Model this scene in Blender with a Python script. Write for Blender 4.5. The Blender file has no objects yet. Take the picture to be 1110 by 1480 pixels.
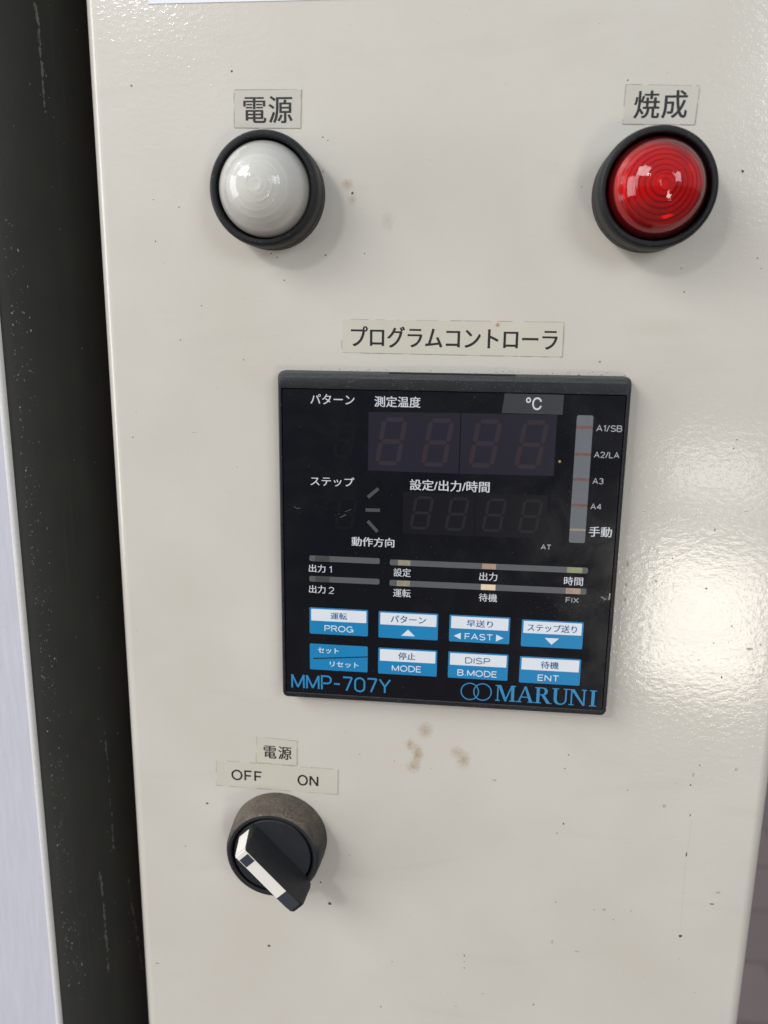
import bpy, bmesh, math, random
from mathutils import Vector, Matrix

# ------------------------------------------------------------------ basics
C = bpy.context.scene.collection
SC = bpy.context.scene
S = 0.001                       # tables below are in millimetres
ZC = 1.2                        # height of the controller's centre above the ground
random.seed(7)

def W(u, v, d):                 # u right, v up, d out of the panel towards the viewer (mm)
    return Vector((u * S, -d * S, ZC + v * S))

# ------------------------------------------------------------------ camera
cam = bpy.data.cameras.new('camera')
cam.sensor_fit = 'VERTICAL'
cam.sensor_height = 9.0
cam.lens = 9.0 * 1188.0 / 1480.0
cam.clip_start = 0.01
cam.clip_end = 400
cam.dof.use_dof = True
cam.dof.focus_distance = 0.233
cam.dof.aperture_fstop = 3.4
co = bpy.data.objects.new('camera', cam)
C.objects.link(co)
R_ = Vector((0.993974, 0.108925, 0.012309))
U_ = Vector((-0.036153, 0.219736, 0.974889))
F_ = Vector((-0.103485, 0.969459, -0.22235))
M = Matrix((R_, U_, -F_)).transposed().to_4x4()
M.translation = W(6.336, 62.109, 230.602)
co.matrix_world = M
SC.camera = co

# ------------------------------------------------------------------ world
wd = bpy.data.worlds.new('World')
SC.world = wd
wd.use_nodes = True
nt = wd.node_tree
bg = nt.nodes['Background']
tc = nt.nodes.new('ShaderNodeTexCoord')
sp = nt.nodes.new('ShaderNodeSeparateXYZ')
rp = nt.nodes.new('ShaderNodeValToRGB')
mr = nt.nodes.new('ShaderNodeMapRange')
mr.inputs['From Min'].default_value = -1
mr.inputs['From Max'].default_value = 1
nt.links.new(tc.outputs['Generated'], sp.inputs[0])
nt.links.new(sp.outputs['Z'], mr.inputs['Value'])
nt.links.new(mr.outputs[0], rp.inputs[0])
rp.color_ramp.elements[0].position = 0.30
rp.color_ramp.elements[0].color = (0.375, 0.36, 0.325, 1)
rp.color_ramp.elements[1].position = 0.85
rp.color_ramp.elements[1].color = (0.46, 0.50, 0.56, 1)
nt.links.new(rp.outputs[0], bg.inputs['Color'])
bg.inputs['Strength'].default_value = 0.80

# ------------------------------------------------------------------ lamps (openings of the shed the panel stands in)
def area(name, u, v, d, w, h, rad, col, tu=0, tv=0):
    l = bpy.data.lights.new(name, 'AREA')
    l.shape = 'RECTANGLE'
    l.size = w
    l.size_y = h
    l.energy = rad * math.pi * w * h
    l.color = col
    o = bpy.data.objects.new(name, l)
    C.objects.link(o)
    o.location = W(u, v, d)
    dr = W(tu, tv, 0) - o.location
    o.rotation_euler = dr.to_track_quat('-Z', 'Y').to_euler()
    return o

area('sky_opening', -1500, 1350, 1250, 1.1, 0.9, 8.0, (0.99, 0.99, 0.98))
area('sun_glint', -840, 860, 1500, 0.20, 0.14, 60.0, (1.0, 0.98, 0.95))
area('bright_doorway', 598, -556, 1500, 0.27, 0.29, 14.0, (1.0, 0.94, 0.84))
area('doorway_upper_pane', 590, -235, 1500, 0.20, 0.10, 6.5, (1.0, 0.95, 0.88))
area('blue_sky_gap', 985, 640, 1500, 0.66, 0.60, 6.5, (0.86, 0.93, 1.0))
area('left_yard', -2500, 200, 700, 1.0, 1.8, 5.0, (0.93, 0.96, 1.0))

SC.view_settings.view_transform = 'Standard'
SC.view_settings.look = 'None'
SC.view_settings.exposure = 0.0
SC.view_settings.gamma = 1.0
SC.view_settings.use_curve_mapping = False

# ------------------------------------------------------------------ materials
def srgb(r, g, b):
    f = lambda c: c / 12.92 if c <= 0.04045 else ((c + 0.055) / 1.055) ** 2.4
    return (f(r / 255), f(g / 255), f(b / 255), 1)

class N:
    """small wrapper for building node trees"""
    def __init__(s, name):
        s.m = bpy.data.materials.new(name)
        s.m.use_nodes = True
        s.t = s.m.node_tree
        s.p = s.t.nodes['Principled BSDF']
        s.out = s.t.nodes['Material Output']
    def n(s, kind, **kw):
        x = s.t.nodes.new('ShaderNode' + kind)
        for k, v in kw.items():
            if hasattr(x, k) and k not in x.inputs:
                setattr(x, k, v)
            else:
                x.inputs[k].default_value = v
        return x
    def l(s, a, b):
        s.t.links.new(a, b)
    def obj(s):
        return s.n('TexCoord').outputs['Object']
    def noise(s, vec, scale, detail=3, rough=0.5, dist=0.0):
        x = s.n('TexNoise', Scale=scale, Detail=detail, Roughness=rough, Distortion=dist)
        s.l(vec, x.inputs['Vector'])
        return x.outputs['Fac']
    def rng(s, val, a, b, c=0.0, d=1.0, smooth=False):
        x = s.n('MapRange')
        if smooth:
            x.interpolation_type = 'SMOOTHSTEP'
        for k, q in (('From Min', a), ('From Max', b), ('To Min', c), ('To Max', d)):
            x.inputs[k].default_value = q
        s.l(val, x.inputs['Value'])
        return x.outputs[0]
    def math(s, op, a, b=None):
        x = s.n('Math', operation=op)
        for i, q in enumerate((a, b)):
            if q is None:
                continue
            if isinstance(q, (int, float)):
                x.inputs[i].default_value = q
            else:
                s.l(q, x.inputs[i])
        return x.outputs[0]
    def mix(s, fac, a, b):
        x = s.n('Mix', data_type='RGBA')
        for sock, q in ((x.inputs[0], fac), (x.inputs[6], a), (x.inputs[7], b)):
            if isinstance(q, (int, float)):
                sock.default_value = q
            elif isinstance(q, tuple):
                sock.default_value = q
            else:
                s.l(q, sock)
        return x.outputs[2]
    def bump(s, h, dist, strength=1.0):
        x = s.n('Bump', Distance=dist, Strength=strength)
        s.l(h, x.inputs['Height'])
        return x.outputs['Normal']

def simple(name, col, rough=0.5, spec=0.5, var=0.0, vscale=300, bump=0.0, bscale=2500, coat=0.0):
    k = N(name)
    k.p.inputs['Roughness'].default_value = rough
    k.p.inputs['Specular IOR Level'].default_value = spec
    k.p.inputs['Coat Weight'].default_value = coat
    v = k.obj()
    if var:
        f = k.noise(v, vscale, 4)
        a = tuple(c * (1 - var) for c in col[:3]) + (1,)
        b = tuple(min(1, c * (1 + var)) for c in col[:3]) + (1,)
        k.l(k.mix(f, a, b), k.p.inputs['Base Color'])
    else:
        k.p.inputs['Base Color'].default_value = col
    if bump:
        k.l(k.bump(k.noise(v, bscale, 2), bump), k.p.inputs['Normal'])
    return k.m

STAINS = [(-4.74, -58.93, 1.9, 2.2, .55), (-9.3, -64.0, 1.3, 1.6, .6), (-6.9, -67.0, 1.4, 2.6, .75), (-8.1, -71.2, 1.7, 1.8, .6),
          (7.2, -67.9, 1.7, 2.4, .6), (5.0, -65.4, 1.5, 1.6, .45), (-29.2, 98.4, 1.3, 1.1, .55), (-27.9, 94.6, .9, 1.2, .4),
          (-18.3, 89.0, 1.4, 2.0, .25), (55, 62, 9, 2.2, .10)]

def panel_material():
    k = N('cream_enamel')
    v = k.obj()
    base = k.mix(k.rng(k.noise(v, 22, 4), .3, .7), (0.605, 0.568, 0.498, 1), (0.650, 0.620, 0.556, 1))
    # grime: long wipe marks
    mp = k.n('Mapping', Scale=(14, 14, 70), Rotation=(0, math.radians(12), 0))
    k.l(v, mp.inputs['Vector'])
    w = k.noise(mp.outputs[0], 1.0, 6, .6, .6)
    base = k.mix(k.rng(w, .56, .78, 0, .22), base, (0.44, 0.41, 0.36, 1))
    # fine specks of dirt
    sp_ = k.noise(v, 900, 2, .5)
    base = k.mix(k.rng(sp_, .735, .77, 0, .45), base, (0.20, 0.17, 0.14, 1))
    # brown tea-coloured stains, each with an edge eaten into by noise
    br = k.noise(v, 1000, 6, .78)
    for (su, sv, ru, rv, a) in STAINS:
        m = k.n('Mapping', vector_type='POINT', Location=(-su / ru, 0, -(sv + 1195) / rv), Scale=(1000 / ru, 0, 1000 / rv))
        k.l(v, m.inputs['Vector'])
        ln = k.n('VectorMath', operation='LENGTH')
        k.l(m.outputs[0], ln.inputs[0])
        f = k.math('ADD', ln.outputs['Value'], k.math('MULTIPLY', k.math('SUBTRACT', br, .5), 3.4))
        base = k.mix(k.rng(f, 1.5, -.1, 0, min(1, a * 1.35)), base, (0.40, 0.30, 0.185, 1))
    k.l(base, k.p.inputs['Base Color'])
    k.l(k.rng(w, .4, .8, .36, .46), k.p.inputs['Roughness'])
    k.p.inputs['Specular IOR Level'].default_value = .4
    k.p.inputs['Coat Weight'].default_value = .85
    k.p.inputs['Coat IOR'].default_value = 1.5
    k.l(k.rng(w, .4, .8, .09, .15), k.p.inputs['Coat Roughness'])
    # orange peel of sprayed enamel: a soft waviness with sharper nibs on it
    wv = k.n('Mapping', Scale=(1, 1, 1.6))
    k.l(v, wv.inputs['Vector'])
    h1 = k.noise(wv.outputs[0], 430, 2, .45)
    nib = k.rng(k.noise(v, 1350, 1, .4), .52, .74, 0, 1, True)
    h = k.math('ADD', h1, k.math('MULTIPLY', nib, .21))
    nb = k.bump(h, 0.000036)
    k.l(nb, k.p.inputs['Normal'])
    k.l(nb, k.p.inputs['Coat Normal'])
    return k.m

def dusty(name, base, dust, rough, amount, scale=900, up=(0.25, 0.95), speck=0.6, bump=0.00004, dust2=None):
    """dark plastic with real dust lying on its upward faces and specks elsewhere"""
    k = N(name)
    v = k.obj()
    g = k.n('NewGeometry')
    sx = k.n('SeparateXYZ')
    k.l(g.outputs['Normal'], sx.inputs[0])
    upf = k.rng(sx.outputs['Z'], up[0], up[1], 0, 1)
    nz = k.noise(v, scale, 5, .65)
    f = k.math('MULTIPLY', upf, k.rng(nz, .32, .62, amount * .45, amount))
    spk = k.rng(k.noise(v, 2600, 1), .70, .76, 0, speck * .5)
    big = k.rng(k.noise(v, 160, 4), .45, .75, 0, .03)
    f = k.math('MAXIMUM', k.math('MAXIMUM', f, spk), big)
    if dust2:
        dust = k.mix(k.rng(k.noise(v, 260, 6, .7), .36, .72), dust, dust2)
        # dust rubbed through to the plastic in grains and patches
        f = k.math('MULTIPLY', f, k.rng(k.noise(v, 1700, 4, .7), .64, .55, .2, 1))
        f = k.math('MULTIPLY', f, k.rng(k.noise(v, 150, 6, .7), .70, .45, .5, 1))
    k.l(k.mix(f, base, dust), k.p.inputs['Base Color'])
    k.l(k.rng(f, 0, 1, rough, .9), k.p.inputs['Roughness'])
    k.p.inputs['Specular IOR Level'].default_value = .32
    k.l(k.bump(k.noise(v, 3500, 2), bump), k.p.inputs['Normal'])
    return k.m

def strip_material():
    k = N('chalky_black_paint')
    v = k.obj()
    mp = k.n('Mapping', Scale=(900, 900, 14))
    k.l(v, mp.inputs['Vector'])
    st = k.noise(mp.outputs[0], 1.0, 4, .6)
    f = k.rng(st, .60, .80, 0, .10)
    col = k.mix(f, (0.045, 0.045, 0.040, 1), (0.21, 0.21, 0.19, 1))
    col = k.mix(k.rng(k.noise(v, 60, 4), .35, .7, 0, .35), col, (0.062, 0.062, 0.053, 1))
    k.l(col, k.p.inputs['Base Color'])
    k.p.inputs['Roughness'].default_value = .6
    k.p.inputs['Specular IOR Level'].default_value = .16
    k.l(k.bump(k.noise(v, 1500, 3), 0.00006), k.p.inputs['Normal'])
    return k.m

def door_material():
    k = N('pale_lilac_paint')
    v = k.obj()
    mp = k.n('Mapping', Scale=(700, 700, 60), Rotation=(0, math.radians(35), 0))
    k.l(v, mp.inputs['Vector'])
    st = k.noise(mp.outputs[0], 1.0, 4, .6)
    col = k.mix(k.rng(st, .35, .75), (0.56, 0.56, 0.63, 1), (0.62, 0.62, 0.69, 1))
    k.l(col, k.p.inputs['Base Color'])
    k.p.inputs['Roughness'].default_value = .38
    k.l(k.bump(k.noise(v, 800, 3), 0.00008), k.p.inputs['Normal'])
    return k.m

def shell_material(name, tint, body, mixf, back=.5):
    """moulded lens plastic: clear gloss skin over a body that both passes and scatters light"""
    k = N(name)
    k.t.nodes.remove(k.p)
    fr = k.n('Fresnel', IOR=1.5)
    gl = k.n('BsdfGlossy', Roughness=0.06, Color=(1, 1, 1, 1))
    tr = k.n('BsdfTransparent', Color=tint)
    df = k.n('BsdfDiffuse', Color=body)
    tl = k.n('BsdfTranslucent', Color=body)
    m0 = k.n('MixShader', Fac=back)
    k.l(df.outputs[0], m0.inputs[1]); k.l(tl.outputs[0], m0.inputs[2])
    m1 = k.n('MixShader', Fac=mixf)
    k.l(m0.outputs[0], m1.inputs[1]); k.l(tr.outputs[0], m1.inputs[2])
    m2 = k.n('MixShader')
    k.l(fr.outputs[0], m2.inputs[0]); k.l(m1.outputs[0], m2.inputs[1]); k.l(gl.outputs[0], m2.inputs[2])
    k.l(m2.outputs[0], k.out.inputs['Surface'])
    bm = k.bump(k.noise(k.obj(), 500, 2), 0.00002)
    k.l(bm, gl.inputs['Normal'])
    return k.m

def ground_material():
    k = N('brown_pavers')
    v = k.obj()
    b = k.n('TexBrick', Scale=1.0)
    b.offset = .5
    b.inputs['Color1'].default_value = (0.27, 0.205, 0.195, 1)
    b.inputs['Color2'].default_value = (0.31, 0.235, 0.225, 1)
    b.inputs['Mortar'].default_value = (0.235, 0.18, 0.17, 1)
    b.inputs['Mortar Size'].default_value = .008
    b.inputs['Brick Width'].default_value = .32
    b.inputs['Row Height'].default_value = .16
    k.l(v, b.inputs['Vector'])
    col = k.mix(k.rng(k.noise(v, 9, 5), .35, .7, 0, .4), b.outputs['Color'], (0.22, 0.19, 0.18, 1))
    k.l(col, k.p.inputs['Base Color'])
    k.p.inputs['Roughness'].default_value = .9
    k.l(k.bump(k.noise(v, 120, 3), .002), k.p.inputs['Normal'])
    return k.m

def face_material():
    k = N('smoked_acrylic')
    v = k.obj()
    smear = k.noise(v, 55, 5, .65, .8)
    col = k.mix(k.rng(smear, .5, .85, 0, .3), (0.0034, 0.0045, 0.0075, 1), (0.014, 0.016, 0.016, 1))
    sp_ = k.noise(v, 1900, 1)
    col = k.mix(k.rng(sp_, .755, .785, 0, .16), col, (0.45, 0.42, 0.38, 1))
    k.l(col, k.p.inputs['Base Color'])
    k.l(k.rng(smear, .35, .8, .14, .30), k.p.inputs['Roughness'])
    k.p.inputs['Specular IOR Level'].default_value = .5
    k.l(k.bump(k.noise(v, 260, 2), 0.00001), k.p.inputs['Normal'])
    return k.m

PANEL = panel_material()
CHIP_DARK = simple('bare_dark_chip', (0.085, 0.070, 0.055, 1), .7)
CHIP_RED = simple('red_brown_spot', (0.14, 0.045, 0.03, 1), .7)
CHIP_ORANGE = simple('orange_rust_spot', (0.42, 0.22, 0.10, 1), .8)
CHIP_SOFT = simple('grey_scuff', (0.44, 0.405, 0.35, 1), .7, var=.25, vscale=1500)
STRIP = strip_material()
FLECK = simple('chalk_fleck', (0.17, 0.17, 0.15, 1), .8)
FLECK_BRIGHT = simple('chalk_fleck_bright', (0.36, 0.36, 0.33, 1), .8)
DOOR = door_material()
GROUND = ground_material()
PAPER = simple('white_paper', (0.86, 0.88, 0.92, 1), .6)
TAPE = simple('label_tape', (0.565, 0.54, 0.475, 1), .32, var=.05, vscale=90, bump=0.00002, bscale=700)
TAPE_PALE = simple('pale_label_tape', (0.595, 0.56, 0.475, 1), .34, var=.05, vscale=90, bump=0.00002, bscale=700)
GRIME = simple('edge_grime', (0.37, 0.335, 0.28, 1), .8, var=.4, vscale=900)
INK = simple('black_ink', (0.012, 0.012, 0.014, 1), .45)
PINK = simple('pink_dot', (0.55, 0.27, 0.21, 1), .7)
RING = dusty('black_ring_plastic', (0.006, 0.0072, 0.009, 1), (0.24, 0.24, 0.24, 1), .50, .22, up=(.3, 1.0))
GROOVE = simple('dark_groove', (0.004, 0.004, 0.005, 1), .6)
BEZEL = dusty('black_bezel_plastic', (0.010, 0.011, 0.013, 1), (0.23, 0.235, 0.24, 1), .45, .40, scale=1700, speck=1.0, up=(.3, .9))
COLLAR = dusty('dusty_collar_plastic', (0.018, 0.020, 0.024, 1), (0.215, 0.185, 0.15, 1), .5, .97, scale=1500, up=(.10, .62), speck=.7, dust2=(0.155, 0.115, 0.075, 1))
KNOB = dusty('black_knob_plastic', (0.012, 0.013, 0.015, 1), (0.20, 0.19, 0.18, 1), .40, .16, up=(.2, 1.0), speck=.35)
DISC = dusty('dial_disc_plastic', (0.020, 0.023, 0.028, 1), (0.22, 0.22, 0.22, 1), .42, .2, up=(.5, 1.0), speck=.35)
TIP = simple('grey_handle_tip', (0.035, 0.043, 0.055, 1), .4, var=.1)
WHITE_PLASTIC = simple('white_marker_plastic', (0.82, 0.79, 0.72, 1), .4, var=.03)
FACE = face_material()
PRINT = simple('pale_print', (0.60, 0.62, 0.66, 1), .5)
PRINT_DIM = simple('dim_print', (0.36, 0.37, 0.39, 1), .5)
BLUE_PRINT = simple('blue_print', (0.020, 0.245, 0.50, 1), .45)
KEY_BLUE = simple('key_blue', (0.003, 0.215, 0.47, 1), .42, var=.06, vscale=120)
KEY_WHITE = simple('key_white', (0.74, 0.77, 0.82, 1), .42, var=.03, vscale=120)
KEY_TEXT = simple('key_white_print', (0.70, 0.76, 0.82, 1), .45)
KEY_INK = simple('key_blue_ink', (0.006, 0.125, 0.28, 1), .45)
LENS_WIN = simple('display_lens', (0.0185, 0.0175, 0.028, 1), .22, var=.12, vscale=60)
LENS_WIN_DIM = simple('lower_display_lens', (0.0075, 0.0078, 0.0105, 1), .22, var=.15, vscale=60)
SEG = simple('dead_segment', (0.0355, 0.0285, 0.0350, 1), .2)
SEG_DIM = simple('dead_segment_dim', (0.0190, 0.0200, 0.0235, 1), .2)
SEG_FAINT = simple('dead_segment_faint', (0.0066, 0.0076, 0.0105, 1), .17)
BAR = simple('smoke_light_bar', (0.095, 0.10, 0.105, 1), .4, var=.08)
BAR_V = simple('smoke_light_bar_tall', (0.125, 0.135, 0.15, 1), .4, var=.06)
TAB = simple('grey_unit_tab', (0.036, 0.038, 0.042, 1), .35)
LED_RED = simple('led_brown_red', (0.16, 0.075, 0.06, 1), .4, var=.5, vscale=900)
LED_TAN = simple('led_tan', (0.30, 0.26, 0.19, 1), .4, var=.4, vscale=500)
LED_DARK = simple('led_dark', (0.055, 0.055, 0.05, 1), .4, var=.3, vscale=500)
LED_ORANGE = simple('led_orange', (0.38, 0.27, 0.20, 1), .4, var=.35, vscale=500)
LED_GREEN = simple('led_green', (0.27, 0.29, 0.16, 1), .4, var=.3, vscale=500)
LED_CREAM = simple('led_cream', (0.80, 0.62, 0.42, 1), .4, var=.2, vscale=500)
SCRATCH = simple('white_scratch', (0.55, 0.54, 0.52, 1), .8)
GOLD = simple('gold_grain', (0.35, 0.24, 0.11, 1), .5)
SHELL_WHITE = shell_material('white_lens_shell', (0.97, 0.97, 0.94, 1), (0.93, 0.91, 0.84, 1), .42, .18)
CORE_WHITE = simple('white_lens_core', (0.90, 0.91, 0.90, 1), .16, coat=.4)
SHELL_RED = shell_material('red_lens_shell', (1.0, 0.075, 0.075, 1), (0.50, 0.03, 0.04, 1), .80)
CORE_RED = simple('red_lens_core', (0.80, 0.05, 0.04, 1), .10, coat=.9)
GROOVE_SHADE_RED = simple('red_core_groove_shade', (0.20, 0.010, 0.012, 1), .3)
GROOVE_SHADE_WHITE = simple('white_core_groove_shade', (0.72, 0.72, 0.71, 1), .3)
BULB = simple('smoked_bulb', (0.05, 0.03, 0.035, 1), .1)

# ------------------------------------------------------------------ mesh helpers
class MB:
    def __init__(s, o=(0, 0, 0)):
        s.v, s.f, s.mi, s.o, s.k = [], [], [], o, 0
    def mat(s, k):
        s.k = k
        return s
    def add(s, verts, faces):
        b = len(s.v)
        ou, ov, od = s.o
        s.v += [((u - ou) * S, -(d - od) * S, (v - ov) * S) for (u, v, d) in verts]
        for f in faces:
            s.f.append([b + i for i in f])
            s.mi.append(s.k)
        return s
    def poly(s, pts, d):
        return s.add([(u, v, d) for u, v in pts], [list(range(len(pts)))])
    def loft(s, loops, cap0=False, cap1=True, closed=True):
        n = len(loops[0])
        vs = [p for lp in loops for p in lp]
        fs = []
        for a in range(len(loops) - 1):
            for i in range(n if closed else n - 1):
                j = (i + 1) % n
                fs.append([a * n + i, a * n + j, (a + 1) * n + j, (a + 1) * n + i])
        if cap1:
            fs.append([(len(loops) - 1) * n + i for i in range(n)])
        if cap0:
            fs.append([n - 1 - i for i in range(n)])
        return s.add(vs, fs)
    def prism(s, pts, d0, d1, ch=0.0, cap0=False):
        """ccw outline raised from d0 to d1 with a small chamfer on the front rim"""
        if ch:
            q = inset(pts, ch)
            return s.loft([[(u, v, d0) for u, v in pts], [(u, v, d1 - ch) for u, v in pts], [(u, v, d1) for u, v in q]], cap0)
        return s.loft([[(u, v, d0) for u, v in pts], [(u, v, d1) for u, v in pts]], cap0)
    def lathe(s, prof, cu, cv, n=72, cap=False):
        lp = [[(cu + r * math.cos(2 * math.pi * i / n), cv + r * math.sin(2 * math.pi * i / n), d) for i in range(n)] for r, d in prof]
        return s.loft(lp, False, cap)
    def build(s, name, mats, parent=None, sharp=38, loc=None):
        me = bpy.data.meshes.new(name)
        me.from_pydata(s.v, [], s.f)
        if not isinstance(mats, (list, tuple)):
            mats = [mats]
        for m in mats:
            me.materials.append(m)
        me.polygons.foreach_set('material_index', s.mi)
        me.polygons.foreach_set('use_smooth', [True] * len(s.f))
        me.validate()
        me.update()
        me.set_sharp_from_angle(angle=math.radians(sharp))
        o = bpy.data.objects.new(name, me)
        C.objects.link(o)
        if parent:
            o.parent = parent
        else:
            o.location = W(*s.o)
        return o

def inset(pts, t):
    n = len(pts)
    out = []
    for i in range(n):
        p0, p1, p2 = Vector(pts[i - 1]), Vector(pts[i]), Vector(pts[(i + 1) % n])
        a, b = (p1 - p0), (p2 - p1)
        if a.length < 1e-9 or b.length < 1e-9:
            out.append(tuple(p1)); continue
        a.normalize(); b.normalize()
        na, nb = Vector((-a.y, a.x)), Vector((-b.y, b.x))
        m = na + nb
        m = m / max(1e-6, m.dot(na)) if m.length > 1e-6 else na
        out.append((p1.x + m.x * t, p1.y + m.y * t))
    return out

def rrect(u0, u1, v0, v1, r, n=5):
    pts = []
    for cu, cv, a0 in ((u1 - r, v0 + r, -90), (u1 - r, v1 - r, 0), (u0 + r, v1 - r, 90), (u0 + r, v0 + r, 180)):
        for i in range(n + 1):
            a = math.radians(a0 + 90 * i / n)
            pts.append((cu + r * math.cos(a), cv + r * math.sin(a)))
    return pts

def box2(u0, u1, v0, v1):
    return [(u0, v0), (u1, v0), (u1, v1), (u0, v1)]

def rotpts(pts, cu, cv, deg):
    c, s_ = math.cos(math.radians(deg)), math.sin(math.radians(deg))
    return [(cu + (u - cu) * c - (v - cv) * s_, cv + (u - cu) * s_ + (v - cv) * c) for u, v in pts]

def stroke(pts, w, caps=0.0):
    """outline (ccw) of a bar of width w along pts (two points)"""
    (a, b), (c, e) = pts
    t = Vector((c - a, e - b)).normalized()
    n = Vector((-t.y, t.x)) * w / 2
    a -= t.x * caps; b -= t.y * caps; c += t.x * caps; e += t.y * caps
    return [(a - n.x, b - n.y), (c - n.x, e - n.y), (c + n.x, e + n.y), (a + n.x, b + n.y)]

_glyphs = {}
def glyphs(text, weight, spacing=1.0):
    key = (text, weight, spacing)
    if key not in _glyphs:
        cu = bpy.data.curves.new('lettering', 'FONT')
        cu.body = text
        cu.size = 1.0
        cu.offset = weight
        cu.space_character = spacing
        cu.resolution_u = 6
        ob = bpy.data.objects.new('lettering', cu)
        C.objects.link(ob)
        bpy.context.view_layer.update()
        me = bpy.data.meshes.new_from_object(ob.evaluated_get(bpy.context.evaluated_depsgraph_get()))
        vs = [(v.co.x, v.co.y) for v in me.vertices]
        fs = []
        for p in me.polygons:
            ids = list(p.vertices)
            if p.normal.z < 0:
                ids.reverse()
            fs.append(ids)
        bpy.data.objects.remove(ob)
        bpy.data.curves.remove(cu)
        bpy.data.meshes.remove(me)
        _glyphs[key] = (vs, fs)
    return _glyphs[key]

def put_text(mb, text, cu, cv, w, h, d, weight=0.0, rot=0.0, spacing=1.0):
    vs, fs = glyphs(text, weight, spacing)
    x0, x1 = min(p[0] for p in vs), max(p[0] for p in vs)
    y0, y1 = min(p[1] for p in vs), max(p[1] for p in vs)
    pts = [(cu + ((x - x0) / (x1 - x0) - .5) * w, cv + ((y - y0) / (y1 - y0) - .5) * h) for x, y in vs]
    if rot:
        pts = rotpts(pts, cu, cv, rot)
    mb.add([(u, v, d) for u, v in pts], fs)

def bold_text(mb, text, cu, cv, w, h, d, e=.045, rot=0.0, spacing=1.0):
    """three copies a hair apart, each a little higher, for a heavier printed stroke"""
    put_text(mb, text, cu - e, cv, w - 2 * e, h, d, 0, rot, spacing)
    put_text(mb, text, cu + e, cv, w - 2 * e, h, d + .006, 0, rot, spacing)
    put_text(mb, text, cu, cv + e * .6, w - 2 * e, h - e, d + .012, 0, rot, spacing)

def _a(cx, cy, rx, ry, a0, a1, n=10):
    return [(cx + rx * math.cos(math.radians(a0 + (a1 - a0) * i / n)), cy + ry * math.sin(math.radians(a0 + (a1 - a0) * i / n))) for i in range(n + 1)]
STROKES = {
    'A': (.86, [[(0, 0), (.43, 1), (.86, 0)], [(.15, .33), (.71, .33)]]),
    'B': (.74, [[(0, .0), (0, 1), (.46, 1)] + _a(.46, .77, .24, .23, 90, -90) + [(0, .54)], [(0, .54), (.48, .54)] + _a(.47, .27, .27, .27, 90, -90) + [(0, 0)]]),
    'C': (.8, [_a(.40, .5, .40, .5, 40, 320, 22)]),
    'D': (.80, [[(0, 0), (0, 1), (.36, 1)] + _a(.36, .5, .44, .5, 90, -90, 16) + [(0, 0)]]),
    'E': (.64, [[(.64, 1), (0, 1), (0, 0), (.64, 0)], [(0, .52), (.58, .52)]]),
    'F': (.62, [[(.62, 1), (0, 1), (0, 0)], [(0, .5), (.56, .5)]]),
    'G': (.88, [_a(.43, .5, .43, .5, 42, 355, 24) + [(.86, .46), (.48, .46)], [(.86, .46), (.86, 0)]]),
    'I': (.02, [[(.01, 0), (.01, 1)]]),
    'L': (.6, [[(0, 1), (0, 0), (.6, 0)]]),
    'M': (.90, [[(0, 0), (0, 1)], [(0, 1), (.45, .06)], [(.45, .06), (.90, 1)], [(.90, 1), (.90, 0)]]),
    'N': (.76, [[(0, 0), (0, 1)], [(0, 1), (.76, 0)], [(.76, 0), (.76, 1)]]),
    'O': (.92, [_a(.46, .5, .46, .5, 90, 450, 30)]),
    'P': (.70, [[(0, 0), (0, 1), (.42, 1)] + _a(.42, .73, .28, .27, 90, -90) + [(0, .46)]]),
    'R': (.74, [[(0, 0), (0, 1), (.44, 1)] + _a(.44, .75, .27, .25, 90, -90) + [(0, .5)], [(.40, .5), (.74, 0)]]),
    'S': (.74, [_a(.37, .755, .34, .245, 25, 270, 16) + _a(.37, .255, .37, .255, 90, -155, 16)]),
    'T': (.76, [[(0, 1), (.76, 1)], [(.38, 1), (.38, 0)]]),
    'X': (.74, [[(0, 0), (.74, 1)], [(0, 1), (.74, 0)]]),
    'Y': (.78, [[(0, 1), (.39, .45), (.39, 0)], [(.39, .45), (.78, 1)]]),
    '0': (.70, [_a(.35, .70, .35, .30, 0, 180, 14) + _a(.35, .30, .35, .30, 180, 360, 14) + [(.70, .70)]]),
    '1': (.26, [[(0, .80), (.26, 1), (.26, 0)]]),
    '2': (.68, [_a(.34, .70, .34, .30, 165, -35, 14) + [(0, 0), (.68, 0)]]),
    '3': (.68, [_a(.33, .76, .30, .24, 155, -90, 12), _a(.33, .265, .35, .265, 90, -155, 14)]),
    '4': (.74, [[(.56, 0), (.56, 1)], [(.56, 1), (0, .26)], [(0, .26), (.74, .26)]]),
    '7': (.68, [[(0, 1), (.68, 1)], [(.68, 1), (.26, 0)]]),
    '-': (.44, [[(0, .46), (.44, .46)]]),
    '/': (.40, [[(0, -.06), (.40, 1.06)]]),
    '.': (.10, [[(.05, 0), (.05, .12)]]),
    ' ': (.4, []),
}
_lift = [0]
def ribbon(mb, pts, t, d):
    n = len(pts)
    L, Rr = [], []
    for i in range(n):
        a = Vector(pts[max(0, i - 1)]); p_ = Vector(pts[i]); c = Vector(pts[min(n - 1, i + 1)])
        t0 = (p_ - a).normalized() if (p_ - a).length > 1e-9 else (c - p_).normalized()
        t1 = (c - p_).normalized() if (c - p_).length > 1e-9 else t0
        n0, n1 = Vector((-t0.y, t0.x)), Vector((-t1.y, t1.x))
        m = n0 + n1
        m = m / max(.45, m.dot(n0)) if m.length > .2 else n0
        q = p_.copy()
        L.append(q + m * t / 2); Rr.append(q - m * t / 2)
    for i in range(n - 1):
        mb.add([(*Rr[i], d), (*Rr[i + 1], d), (*L[i + 1], d), (*L[i], d)], [[0, 1, 2, 3]])

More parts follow.
